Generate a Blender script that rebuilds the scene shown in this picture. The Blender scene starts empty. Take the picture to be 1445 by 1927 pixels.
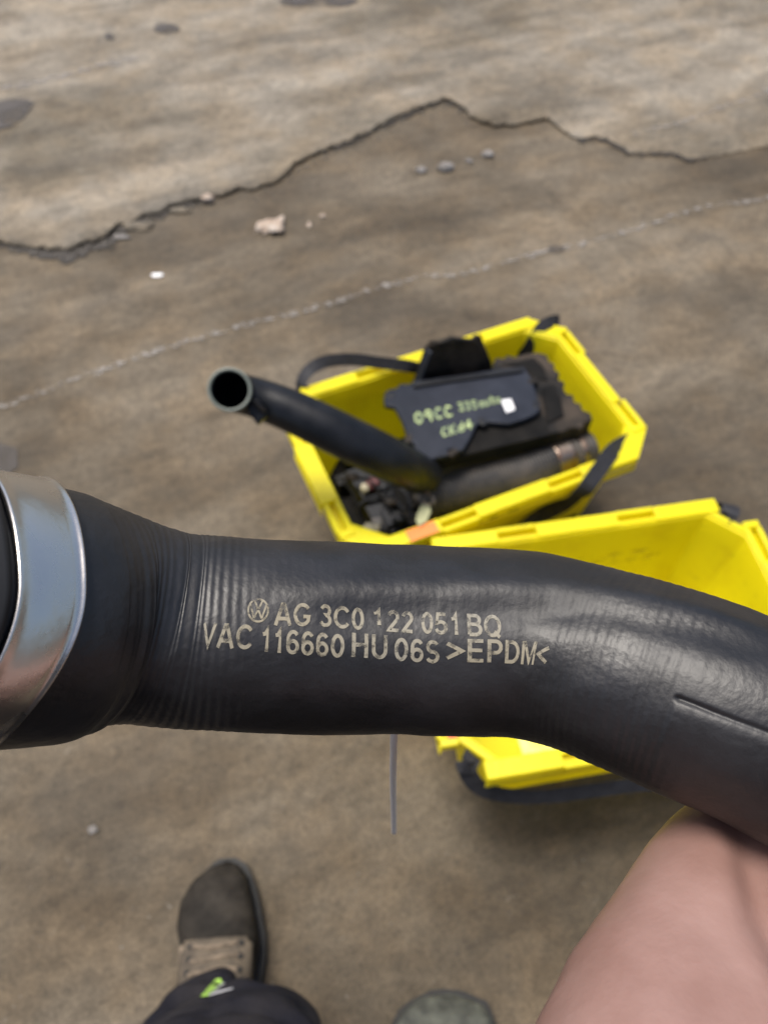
import bpy, bmesh, math, random
import numpy as np
from mathutils import Vector, Matrix, noise, geometry
R = math.radians
random.seed(7)
SC = bpy.context.scene
COL = SC.collection

# ------------------------------------------------------------------ camera
PITCH, CAMH, F, CX, CY = 56.0, 1.35, 1456.0, 722.5, 963.5
cam = bpy.data.cameras.new('camera'); camo = bpy.data.objects.new('camera', cam); COL.objects.link(camo)
camo.location = (0, 0, CAMH); camo.rotation_euler = (R(90 - PITCH), 0, 0)
cam.sensor_fit = 'HORIZONTAL'; cam.sensor_width = 36; cam.lens = 36 * F / 1445
cam.clip_start = .01; cam.clip_end = 200
cam.dof.use_dof = True; cam.dof.focus_distance = .245; cam.dof.aperture_fstop = 16
SC.camera = camo
FW = Vector((0, math.cos(R(PITCH)), -math.sin(R(PITCH)))); UP = Vector((0, math.sin(R(PITCH)), math.cos(R(PITCH)))); RT = Vector((1, 0, 0))
EYE = Vector((0, 0, CAMH))
def at(px, py, z=0.0):                       # point of the photograph -> point of the world at height z
    d = FW + RT * ((px - CX) / F) - UP * ((py - CY) / F)
    return EYE + d * ((z - CAMH) / d.z)
def atd(px, py, dep):                        # ... at a distance along the view axis
    return EYE + (FW + RT * ((px - CX) / F) - UP * ((py - CY) / F)) * dep
def proj(p):
    q = p - EYE; z = q.dot(FW)
    return CX + F * q.dot(RT) / z, CY - F * q.dot(UP) / z

# ------------------------------------------------------------------ light
SUN_EL, SUN_AZ = 74.0, -50.0                 # elevation, azimuth clockwise from +Y
w = bpy.data.worlds.new('World'); SC.world = w; w.use_nodes = True
wn = w.node_tree.nodes; wl = w.node_tree.links
sky = wn.new('ShaderNodeTexSky'); sky.sky_type = 'NISHITA'; sky.sun_disc = False
sky.sun_elevation = R(SUN_EL); sky.sun_rotation = R(SUN_AZ); sky.air_density = 1.0; sky.dust_density = 4.0; sky.ozone_density = .6
wl.new(sky.outputs[0], wn['Background'].inputs[0]); wn['Background'].inputs[1].default_value = .10
sl = bpy.data.lights.new('sun', 'SUN'); so = bpy.data.objects.new('sun', sl); COL.objects.link(so)
sl.energy = 2.4; sl.angle = R(24); sl.color = (1, .95, .87)
sd = Vector((math.cos(R(SUN_EL)) * math.sin(R(SUN_AZ)), math.cos(R(SUN_EL)) * math.cos(R(SUN_AZ)), math.sin(R(SUN_EL))))
so.rotation_euler = sd.to_track_quat('Z', 'Y').to_euler()
SC.view_settings.view_transform = 'Standard'; SC.view_settings.look = 'None'
SC.view_settings.exposure = .72; SC.view_settings.gamma = 1

# ------------------------------------------------------------------ helpers
def tag(o, label=None, cat=None, group=None, kind=None):
    for k, v in (('label', label), ('category', cat), ('group', group), ('kind', kind)):
        if v: o[k] = v
    return o
def link(name, me, mat, parent=None, smooth=True):
    o = bpy.data.objects.new(name, me); COL.objects.link(o)
    if mat is not None and not me.materials: me.materials.append(mat)
    if smooth: me.shade_smooth()
    if parent is not None: o.parent = parent; o.matrix_parent_inverse = parent.matrix_world.inverted()
    return o
def mesh_of(bm, name='m'):
    me = bpy.data.meshes.new(name); bm.normal_update(); bm.to_mesh(me); bm.free(); return me
def empty(name, loc, rz=0, **kw):
    o = bpy.data.objects.new(name, None); COL.objects.link(o); o.location = loc; o.rotation_euler = (0, 0, rz)
    o.empty_display_size = .05
    bpy.context.view_layer.update(); return tag(o, **kw)
def raw(name, V, Fc, mat, parent=None, smooth=True):
    me = bpy.data.meshes.new(name); me.from_pydata([tuple(v) for v in V], [], Fc); me.update()
    return link(name, me, mat, parent, smooth)
def bevel(o, wd, seg=2, ang=35):
    m = o.modifiers.new('b', 'BEVEL'); m.width = wd; m.segments = seg; m.limit_method = 'ANGLE'; m.angle_limit = R(ang); return o
def prism(bm, pts, down, topdz=None):        # polygon (Vectors) extruded by the vector down
    a = [bm.verts.new(p) for p in pts]; b = [bm.verts.new(p + down) for p in pts]
    n = len(pts); f = bm.faces.new(a); bm.faces.new(b[::-1])
    for i in range(n): bm.faces.new((a[i], b[i], b[(i + 1) % n], a[(i + 1) % n]))
def fix(bm): bmesh.ops.recalc_face_normals(bm, faces=bm.faces[:])
def crom(P, t):                               # Catmull-Rom through rows of P
    n = len(P); i = min(int(t), n - 2); u = t - i
    p0, p1, p2, p3 = P[max(i - 1, 0)], P[i], P[i + 1], P[min(i + 2, n - 1)]
    return .5 * (2 * p1 + (p2 - p0) * u + (2 * p0 - 5 * p1 + 4 * p2 - p3) * u * u + (3 * p1 - p0 - 3 * p2 + p3) * u ** 3)
def resample(P, N):
    P = np.array(P, float); T = np.linspace(0, len(P) - 1, 1200); Q = np.array([crom(P, t) for t in T])
    s = np.r_[0, np.cumsum(np.linalg.norm(np.diff(Q[:, :3], axis=0), axis=1))]
    S = np.linspace(0, s[-1], N); return S, np.stack([np.interp(S, s, Q[:, k]) for k in range(Q.shape[1])], 1)
def tube(name, pts, mat, parent=None, N=60, M=24, cap=True, hollow=0, disp=None, squash=None, ref=None):
    """pts rows x,y,z,r ; a tube along them; hollow = wall thickness; squash = ribbon flattening"""
    S, Q = resample(pts, N); V = []; Fc = []
    C = Q[:, :3]; T = np.gradient(C, axis=0); T /= np.linalg.norm(T, axis=1)[:, None]
    ref = np.array(ref if ref is not None else -np.array(FW)); rings = []
    for i in range(N):
        n = ref - T[i] * (ref @ T[i]); n /= np.linalg.norm(n); b = np.cross(T[i], n)
        k = len(V)
        for j in range(M):
            a = 2 * math.pi * j / M; r = Q[i, 3] + (disp(S[i], a) if disp else 0)
            x, y = math.cos(a), math.sin(a)
            if squash: x *= squash
            V.append(C[i] + (n * x + b * y) * r)
        rings.append(k)
    for i in range(N - 1):
        for j in range(M):
            a, b = rings[i] + j, rings[i] + (j + 1) % M; Fc.append((a, b, b + M, a + M))
    if hollow:
        off = len(V)
        for i in range(N):
            for j in range(M):
                p = V[i * M + j]; V.append(C[i] + (p - C[i]) * (1 - hollow / Q[i, 3]))
        for i in range(N - 1):
            for j in range(M):
                a, b = off + i * M + j, off + i * M + (j + 1) % M; Fc.append((a, a + M, b + M, b))
        for i in (0, N - 1):
            for j in range(M):
                a, b = i * M + j, i * M + (j + 1) % M
                Fc.append((a, off + a, off + b, b) if i == 0 else (a, b, off + b, off + a))
    elif cap:
        Fc.append(tuple(range(M))[::-1]); Fc.append(tuple(range((N - 1) * M, N * M)))
    return raw(name, V, Fc, mat, parent)

# ------------------------------------------------------------------ materials
def mat(name, col, rough=.5, metal=0, var=None, vscale=20, bump=0, bscale=60, rvar=0, spec=.5, stretch=None, rot=0, detail=6, sss=0):
    """var = second colour mixed by noise"""
    m = bpy.data.materials.new(name); m.use_nodes = True; N = m.node_tree.nodes; L = m.node_tree.links
    b = N['Principled BSDF']; b.inputs['Base Color'].default_value = (*col, 1); b.inputs['Roughness'].default_value = rough
    b.inputs['Metallic'].default_value = metal; b.inputs['Specular IOR Level'].default_value = spec
    tc = N.new('ShaderNodeTexCoord'); mp = N.new('ShaderNodeMapping'); L.new(tc.outputs['Object'], mp.inputs[0])
    if stretch: mp.inputs['Scale'].default_value = stretch
    mp.inputs['Rotation'].default_value = (0, 0, rot)
    if var:
        n = N.new('ShaderNodeTexNoise'); n.inputs['Scale'].default_value = vscale; n.inputs['Detail'].default_value = detail; n.inputs['Roughness'].default_value = .6
        L.new(mp.outputs[0], n.inputs['Vector']); r = N.new('ShaderNodeValToRGB')
        r.color_ramp.elements[0].position = .38; r.color_ramp.elements[1].position = .66
        r.color_ramp.elements[0].color = (*col, 1); r.color_ramp.elements[1].color = (*var, 1)
        L.new(n.outputs[0], r.inputs[0]); L.new(r.outputs[0], b.inputs['Base Color'])
    if rvar:
        n2 = N.new('ShaderNodeTexNoise'); n2.inputs['Scale'].default_value = vscale * .7; n2.inputs['Detail'].default_value = 5
        L.new(mp.outputs[0], n2.inputs['Vector']); mr = N.new('ShaderNodeMapRange')
        mr.inputs['From Min'].default_value = .3; mr.inputs['From Max'].default_value = .7
        mr.inputs['To Min'].default_value = rough - rvar; mr.inputs['To Max'].default_value = rough + rvar
        L.new(n2.outputs[0], mr.inputs[0]); L.new(mr.outputs[0], b.inputs['Roughness'])
    if bump:
        n3 = N.new('ShaderNodeTexNoise'); n3.inputs['Scale'].default_value = bscale; n3.inputs['Detail'].default_value = 8
        L.new(mp.outputs[0], n3.inputs['Vector']); bp = N.new('ShaderNodeBump'); bp.inputs['Strength'].default_value = bump; bp.inputs['Distance'].default_value = .002
        L.new(n3.outputs[0], bp.inputs['Height']); L.new(bp.outputs[0], b.inputs['Normal'])
    if sss:
        b.inputs['Subsurface Weight'].default_value = sss; b.inputs['Subsurface Radius'].default_value = (.012, .005, .003); b.inputs['Subsurface Scale'].default_value = .6
    return m

STREAK = R(-21)
def concrete(name, dark, mid, light, streak=.5):
    m = bpy.data.materials.new(name); m.use_nodes = True; N = m.node_tree.nodes; L = m.node_tree.links
    b = N['Principled BSDF']; b.inputs['Roughness'].default_value = .8; b.inputs['Specular IOR Level'].default_value = .35
    tc = N.new('ShaderNodeTexCoord')
    def nz(scale, st=(1, 1, 1), detail=8, rough=.6, dist=0):
        mp = N.new('ShaderNodeMapping'); mp.vector_type = 'POINT'; mp.inputs['Rotation'].default_value = (0, 0, STREAK); 
        m2 = N.new('ShaderNodeMapping'); m2.inputs['Scale'].default_value = st
        L.new(tc.outputs['Object'], mp.inputs[0]); L.new(mp.outputs[0], m2.inputs[0])
        n = N.new('ShaderNodeTexNoise'); n.inputs['Scale'].default_value = scale; n.inputs['Detail'].default_value = detail
        n.inputs['Roughness'].default_value = rough; n.inputs['Distortion'].default_value = dist
        L.new(m2.outputs[0], n.inputs['Vector']); return n.outputs[0]
    def ramp(src, els):
        r = N.new('ShaderNodeValToRGB'); e = r.color_ramp.elements
        e[0].position, e[0].color = els[0][0], (*els[0][1], 1); e[1].position, e[1].color = els[-1][0], (*els[-1][1], 1)
        for p, c in els[1:-1]: q = e.new(p); q.color = (*c, 1)
        L.new(src, r.inputs[0]); return r.outputs[0]
    def mix(a, c, fac, mode='MIX'):
        x = N.new('ShaderNodeMix'); x.data_type = 'RGBA'; x.blend_type = mode
        (L.new(fac, x.inputs['Factor']) if not isinstance(fac, (int, float)) else setattr(x.inputs['Factor'], 'default_value', fac))
        for s, v in ((6, a), (7, c)):
            if isinstance(v, tuple): x.inputs[s].default_value = (*v, 1)
            else: L.new(v, x.inputs[s])
        return x.outputs[2]
    g = lambda v: (v, v, v)
    base = ramp(nz(1.7, (.7, 1.3, 1), 9, .62, .4), [(.36, dark), (.5, mid), (.66, light)])
    stk = ramp(nz(3.2, (.35, 2.2, 1), 6, .6, .8), [(.36, g(.70)), (.5, g(1.0)), (.66, g(1.18))])
    c = mix(base, stk, streak, 'MULTIPLY')
    blo = ramp(nz(9, (.8, 1.1, 1), 7, .68, .5), [(.36, g(.74)), (.5, g(1)), (.66, g(1.20))])
    c = mix(c, blo, .8, 'MULTIPLY')
    mot = ramp(nz(48, (1, 1, 1), 7, .75), [(.35, g(.72)), (.5, g(1)), (.66, g(1.24))])
    c = mix(c, mot, .9, 'MULTIPLY')
    fine = ramp(nz(210, (1, 1, 1), 3, .7), [(.35, g(.64)), (.5, g(1)), (.66, g(1.36))])
    c = mix(c, fine, .85, 'MULTIPLY')
    warm = ramp(nz(6, (1, 1, 1), 4, .6), [(.42, (1.0, 1.0, 1.0)), (.62, (1.05, .97, .86))])
    c = mix(c, warm, .8, 'MULTIPLY')
    spots = ramp(nz(34, (1, 1, 1), 4, .6), [(.68, g(0)), (.78, g(.35))])
    c = mix(c, (.30, .275, .23), spots)
    pits = ramp(nz(60, (1, 1, 1), 2, .5), [(.66, g(0)), (.74, g(.7))])
    c = mix(c, (.050, .042, .033), pits)
    dk = ramp(nz(2.4, (.55, 1.7, 1), 6, .6, .9), [(.52, g(0)), (.72, g(.55))])
    c = mix(c, (.050, .042, .033), dk)
    L.new(c, b.inputs['Base Color'])
    bp = N.new('ShaderNodeBump'); bp.inputs['Strength'].default_value = .7; bp.inputs['Distance'].default_value = .006
    ad = N.new('ShaderNodeMath'); ad.operation = 'ADD'; L.new(nz(30, (.6, 1.3, 1), 10, .7), ad.inputs[0]); L.new(nz(4, (.3, 2, 1), 5, .6), ad.inputs[1])
    L.new(ad.outputs[0], bp.inputs['Height']); L.new(bp.outputs[0], b.inputs['Normal'])
    return m

M = {}
M['floor'] = concrete('worn_concrete_brown', (.064, .050, .033), (.110, .089, .062), (.170, .142, .105), .6)
M['slab'] = concrete('worn_concrete_grey', (.120, .102, .075), (.188, .163, .127), (.258, .230, .187), .8)
M['rubber'] = mat('hose_rubber', (.0045, .0045, .0055), .48, var=(.013, .013, .0155), vscale=34, bump=.12, bscale=420, rvar=.10, spec=.6)
M['rubber_end'] = mat('dark_end_rubber', (.010, .010, .011), .6)
M['plastic'] = mat('black_plastic', (.004, .005, .007), .40, spec=.30, var=(.011, .012, .015), vscale=30, bump=.12, bscale=150, rvar=.08)
M['dusty'] = mat('dusty_black_plastic', (.006, .006, .006), .6, spec=.18, var=(.050, .038, .028), vscale=16, bump=.2, bscale=120, rvar=.1)
M['panel'] = mat('slate_plastic', (.010, .013, .021), .45, spec=.22, var=(.022, .026, .038), vscale=14, bump=.1, bscale=200, rvar=.06)
M['black'] = mat('flat_black_plastic', (.005, .005, .005), .7, spec=.1, var=(.012, .011, .010), vscale=30)
M['web'] = mat('black_webbing', (.012, .012, .015), .7, var=(.024, .024, .029), vscale=80, bump=.35, bscale=500)
M['pale_ring'] = mat('grey_green_pipe_lip', (.13, .15, .13), .5, var=(.20, .22, .19), vscale=30)
M['cream'] = mat('cream_plastic', (.50, .46, .33), .5, var=(.30, .27, .18), vscale=60)
M['white'] = mat('white_label', (.8, .8, .8), .5)
M['pink'] = mat('faded_maroon_plastic', (.14, .05, .055), .5)
M['tagc'] = mat('pale_yellow_tag', (.42, .42, .22), .5)
M['ink'] = mat('yellow_green_paint_pen', (.42, .52, .22), .55, var=(.20, .27, .14), vscale=60)
M['orange'] = mat('orange_sticker', (.80, .22, .04), .5)
M['red'] = mat('red_sticker', (.7, .05, .03), .5)
M['pale_patch'] = mat('pale_yellow_patch', (.82, .74, .13), .6, var=(.86, .80, .30), vscale=25)
M['hose_old'] = mat('dusty_rubber', (.026, .025, .025), .55, spec=.4, var=(.070, .060, .050), vscale=22, rvar=.08)
M['steel'] = mat('worn_steel', (.26, .23, .20), .42, metal=1, var=(.20, .12, .08), vscale=40, rvar=.1)
M['cord'] = mat('pale_cord', (.85, .80, .77), .6)
M['trouser'] = mat('navy_work_cloth', (.009, .009, .014), .85, spec=.2, var=(.022, .020, .022), vscale=14, bump=.5, bscale=180)
M['unseen_jacket'] = mat('unseen_jacket_cloth', (.02, .02, .024), .85, bump=.3, bscale=120)
M['boot'] = mat('scuffed_boot_leather', (.008, .007, .006), .7, spec=.12, var=(.036, .031, .025), vscale=22, bump=.5, bscale=140, rvar=.08)
M['boot2'] = mat('grey_boot_leather', (.04, .042, .036), .8, var=(.10, .105, .085), vscale=50, bump=.5, bscale=140)
M['boottan'] = mat('tan_boot_suede', (.115, .09, .062), .8, var=(.06, .048, .035), vscale=60, bump=.6, bscale=200)
M['lace'] = mat('dirty_tan_lace', (.22, .17, .12), .85, var=(.09, .07, .05), vscale=80)
M['sole'] = mat('black_boot_sole', (.012, .012, .012), .7)
M['lime'] = mat('lime_tab', (.45, .75, .12), .6)
M['tabgrey'] = mat('grey_tab', (.5, .5, .52), .6)
M['stone'] = mat('grey_stone', (.12, .11, .10), .8, var=(.30, .28, .26), vscale=60, bump=.5, bscale=200)
M['scrap'] = mat('pale_tan_scrap', (.30, .22, .16), .8, var=(.46, .40, .34), vscale=40)
M['skin'] = mat('skin', (.250, .145, .122), .52, var=(.335, .212, .187), vscale=15, bump=.12, bscale=380, sss=.10, spec=.35)

def brushed():
    m = bpy.data.materials.new('brushed_aluminium'); m.use_nodes = True; N = m.node_tree.nodes; L = m.node_tree.links; b = N['Principled BSDF']
    b.inputs['Base Color'].default_value = (.60, .575, .54, 1); b.inputs['Metallic'].default_value = 1; b.inputs['Roughness'].default_value = .4
    tc = N.new('ShaderNodeTexCoord'); n = N.new('ShaderNodeTexNoise'); n.inputs['Scale'].default_value = 90; n.inputs['Detail'].default_value = 5
    L.new(tc.outputs['Object'], n.inputs['Vector']); mr = N.new('ShaderNodeMapRange'); mr.inputs['To Min'].default_value = .20; mr.inputs['To Max'].default_value = .36
    L.new(n.outputs[0], mr.inputs[0]); L.new(mr.outputs[0], b.inputs['Roughness'])
    n2 = N.new('ShaderNodeTexNoise'); n2.inputs['Scale'].default_value = 240; n2.inputs['Detail'].default_value = 6; L.new(tc.outputs['Object'], n2.inputs['Vector'])
    bp = N.new('ShaderNodeBump'); bp.inputs['Strength'].default_value = .12; bp.inputs['Distance'].default_value = .001; L.new(n2.outputs[0], bp.inputs['Height']); L.new(bp.outputs[0], b.inputs['Normal'])
    return m
M['alu'] = brushed()
def yellow():
    m = bpy.data.materials.new('yellow_crate_plastic'); m.use_nodes = True; N = m.node_tree.nodes; L = m.node_tree.links; b = N['Principled BSDF']
    b.inputs['Roughness'].default_value = .38; b.inputs['Specular IOR Level'].default_value = .5
    tc = N.new('ShaderNodeTexCoord'); n = N.new('ShaderNodeTexNoise'); n.inputs['Scale'].default_value = 9; n.inputs['Detail'].default_value = 8; n.inputs['Roughness'].default_value = .65
    L.new(tc.outputs['Object'], n.inputs['Vector']); r = N.new('ShaderNodeValToRGB'); e = r.color_ramp.elements
    e[0].position, e[0].color = .25, (.82, .70, .012, 1); e[1].position, e[1].color = .5, (.95, .86, .012, 1)
    L.new(n.outputs[0], r.inputs[0])
    n2 = N.new('ShaderNodeTexNoise'); n2.inputs['Scale'].default_value = 34; n2.inputs['Detail'].default_value = 8; n2.inputs['Roughness'].default_value = .7
    L.new(tc.outputs['Object'], n2.inputs['Vector']); r2 = N.new('ShaderNodeValToRGB'); e = r2.color_ramp.elements
    e[0].position, e[0].color = .60, (0, 0, 0, 1); e[1].position, e[1].color = .78, (.45, .45, .45, 1); L.new(n2.outputs[0], r2.inputs[0])
    x = N.new('ShaderNodeMix'); x.data_type = 'RGBA'; L.new(r2.outputs[0], x.inputs['Factor']); L.new(r.outputs[0], x.inputs[6]); x.inputs[7].default_value = (.42, .34, .03, 1)
    L.new(x.outputs[2], b.inputs['Base Color'])
    n4 = N.new('ShaderNodeTexNoise'); n4.inputs['Scale'].default_value = 70; n4.inputs['Detail'].default_value = 8; L.new(tc.outputs['Object'], n4.inputs['Vector'])
    bp = N.new('ShaderNodeBump'); bp.inputs['Strength'].default_value = .18; bp.inputs['Distance'].default_value = .002; L.new(n4.outputs[0], bp.inputs['Height']); L.new(bp.outputs[0], b.inputs['Normal'])
    tr = N.new('ShaderNodeBsdfTranslucent'); L.new(x.outputs[2], tr.inputs['Color']); mx = N.new('ShaderNodeMixShader'); mx.inputs[0].default_value = .42   # thin plastic lets light through
    L.new(b.outputs[0], mx.inputs[1]); L.new(tr.outputs[0], mx.inputs[2]); L.new(mx.outputs[0], N['Material Output'].inputs['Surface'])
    return m
M['yellow'] = yellow()
def worn_ink(name, lo, hi, col, col2, scale):
    """thin print worn through: ink with holes that show the rubber beneath"""
    m = bpy.data.materials.new(name); m.use_nodes = True; N = m.node_tree.nodes; L = m.node_tree.links; b = N['Principled BSDF']
    tc = N.new('ShaderNodeTexCoord'); n = N.new('ShaderNodeTexNoise'); n.inputs['Scale'].default_value = scale; n.inputs['Detail'].default_value = 6
    L.new(tc.outputs['Object'], n.inputs['Vector']); r = N.new('ShaderNodeMapRange'); r.inputs['From Min'].default_value = lo; r.inputs['From Max'].default_value = hi
    L.new(n.outputs[0], r.inputs[0]); L.new(r.outputs[0], b.inputs['Alpha'])
    n2 = N.new('ShaderNodeTexNoise'); n2.inputs['Scale'].default_value = 40; L.new(tc.outputs['Object'], n2.inputs['Vector'])
    x = N.new('ShaderNodeMix'); x.data_type = 'RGBA'; L.new(n2.outputs[0], x.inputs['Factor']); x.inputs[6].default_value = (*col, 1); x.inputs[7].default_value = (*col2, 1)
    L.new(x.outputs[2], b.inputs['Base Color']); b.inputs['Roughness'].default_value = .6
    return m
M['print'] = worn_ink('worn_cream_print', .27, .52, (.235, .228, .20), (.25, .21, .13), 480)
M['paint'] = worn_ink('worn_white_paint', .42, .72, (.30, .28, .26), (.20, .18, .16), 60)
M['scuff'] = worn_ink('faded_marking', .46, .80, (.55, .46, .02), (.60, .50, .02), 40)

# ------------------------------------------------------------------ ground
bm = bmesh.new(); bmesh.ops.create_grid(bm, x_segments=2, y_segments=2, size=20)
tag(link('ground', mesh_of(bm), M['floor'], smooth=False), kind='structure')

edge = [(-2400,560),(-1200,500),(-420,470),(-200,462),(-60,455),(0,460),(30,466),(62,469),(100,474),(133,472),(160,462),(185,456),(205,446),(214,437),(222,428),(240,424),(262,416),(272,408),(300,405),(322,392),(350,383),(372,380),(395,374),(420,372),(452,359),(470,361),(500,352),(522,345),(546,326),(556,313),(582,300),(610,287),(640,275),(668,264),(700,249),(728,233),(762,216),(800,203),(832,191),(852,194),(872,206),(884,222),(905,233),(935,241),(965,238),(1000,233),(1028,226),(1048,240),(1066,254),(1085,264),(1115,260),(1142,263),(1166,278),(1182,287),(1205,291),(1232,289),(1262,287),(1292,299),(1330,297),(1400,285),(1520,262),(1700,230),(2300,190),(3200,140)]
def slab(name, pts, hgt, taper=None, far=18.0):
    P = []
    random.seed(3)
    for (a, b) in zip(pts[:-1], pts[1:]):
        n = max(1, int(math.hypot(b[0] - a[0], b[1] - a[1]) / 7))
        for k in range(n):
            t = k / n; P.append((a[0] + (b[0] - a[0]) * t + random.uniform(-1.2, 1.2), a[1] + (b[1] - a[1]) * t + random.uniform(-1.6, 1.6)))
    P.append(pts[-1]); V = []; n = len(P)
    h = [hgt * (taper(p[0]) if taper else 1) * (1 + .5 * noise.noise(Vector((p[0] / 45, 3, 0)))) for p in P]
    und = [.006 + .022 * max(0, noise.noise(Vector((p[0] / 60, 9, 0)))) + (.035 if 214 < p[0] < 300 else 0) for p in P]
    for i, p in enumerate(P): V.append(at(p[0], p[1], -.004) + Vector((0, und[i], 0)))          # foot, undercut
    for i, p in enumerate(P): V.append(at(p[0], p[1], 0) + Vector((0, .002 + .004 * noise.noise(Vector((p[0] / 9, 5, 0))), h[i] * .66)))
    for i, p in enumerate(P): V.append(at(p[0], p[1], 0) + Vector((0, .008 + .007 * noise.noise(Vector((p[0] / 14, 7, 0))), h[i])))
    for i, p in enumerate(P): q = at(p[0], p[1], 0); V.append(Vector((q.x * 1.02, q.y + .09 + .05 * noise.noise(q * 4), hgt)))
    for i, p in enumerate(P): q = at(p[0], p[1], 0); V.append(Vector((q.x * 6, far, hgt)))
    Fc = [(r * n + i, r * n + i + 1, (r + 1) * n + i + 1, (r + 1) * n + i) for r in range(4) for i in range(n - 1)]
    return tag(raw(name, V, Fc, M['slab'], smooth=False), kind='structure')
tp = lambda x: 1.0 if x < 900 else max(.30, 1 - (x - 900) / 600)
slab('concrete_topping', edge, .014, tp)

def strip(name, pts, hw, z, m, parent=None, jitter=0):
    V = []; Fc = []
    for i, p in enumerate(pts):
        a = pts[max(i - 1, 0)]; b = pts[min(i + 1, len(pts) - 1)]; t = (b - a).normalized(); n = Vector((-t.y, t.x, 0))
        k = hw * (1 + random.uniform(-jitter, jitter)); V += [p + n * k, p - n * k * (1 + random.uniform(-jitter, jitter))]
    for v in V: v.z = z
    for i in range(len(pts) - 1): Fc.append((2 * i, 2 * i + 1, 2 * i + 3, 2 * i + 2))
    return raw(name, V, Fc, m, parent, False)
def dense(pts, step=12, jit=1.6):
    o = []
    for a, b in zip(pts[:-1], pts[1:]):
        n = max(1, int(math.hypot(b[0] - a[0], b[1] - a[1]) / step))
        o += [(a[0] + (b[0] - a[0]) * k / n, a[1] + (b[1] - a[1]) * k / n + random.uniform(-jit, jit)) for k in range(n)]
    return o + [pts[-1]]
ln = [(-260,880),(-80,800),(0,768),(80,738),(160,708),(240,682),(320,652),(400,630),(500,602),(560,590),(620,573),(700,546),(760,530),(812,519),(860,520),(920,503),(985,484),(1040,472),(1100,458),(1200,430),(1280,404),(1330,390),(1420,379),(1560,352)]
tag(strip('painted_line', [at(*p) for p in dense(ln)], .0075, .004, M['paint'], jitter=.45), kind='structure')
ln2 = [(1190,262),(1240,248),(1290,236),(1340,215),(1400,196),(1460,172),(1560,140)]
tag(strip('painted_line', [at(*p) for p in dense(ln2)], .010, .0180, M['paint'], jitter=.5), kind='structure')
ln3 = [(-60,190),(0,176),(60,168),(130,150),(200,128),(260,118)]
tag(strip('painted_line', [at(*p) for p in dense(ln3)], .016, .0180, M['paint'], jitter=.5), kind='structure')

def blob(name, c, r, m, seed=0, sz=(1, 1, .6), amp=.35, sub=3, freq=1.6, parent=None):
    bm = bmesh.new(); bmesh.ops.create_icosphere(bm, subdivisions=sub, radius=1)
    for v in bm.verts:
        k = 1 + amp * noise.noise(v.co * freq + Vector((seed * 7.1, seed, 0))); v.co = Vector((v.co.x * sz[0], v.co.y * sz[1], v.co.z * sz[2])) * k * r
    o = link(name, mesh_of(bm), m, parent); o.location = c; bpy.context.view_layer.update(); return o
def stain(px, py, rx, ry, m, name='oil_stain', z=.0035):
    q = at(px, py); V = [Vector((q.x, q.y, z))]
    for k in range(40):
        a = k * math.pi / 20; rr = 1 + .22 * noise.noise(Vector((math.cos(a) * 1.5 + px, math.sin(a) * 1.5, py)))
        s = at(px + rx * math.cos(a) * rr, py + ry * math.sin(a) * rr); V.append(Vector((s.x, s.y, z)))
    return tag(raw(name, V, [(0, 1 + k, 1 + (k + 1) % 40) for k in range(40)], m, smooth=False), kind='structure')
M['oil'] = worn_ink('oil_stain', .15, .60, (.045, .038, .033), (.06, .05, .043), 14)
raw('oil_stain', [at(x, y) * 1 + Vector((0, 0, .0178)) for x, y in ((-60, 206), (0, 200), (30, 194), (56, 196), (68, 203), (58, 218), (46, 232), (24, 248), (0, 253), (-60, 262))], [tuple(range(10))], M['oil'], smooth=False)['kind'] = 'structure'
stain(-8, 866, 44, 34, M['oil']); stain(315, 62, 24, 9, M['oil'], z=.0178); stain(208, 77, 9, 6, M['oil'], z=.0178)
stain(600, 10, 70, 12, M['oil'], z=.0178); stain(1046, 470, 15, 8, M['oil'], z=.0042)

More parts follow.
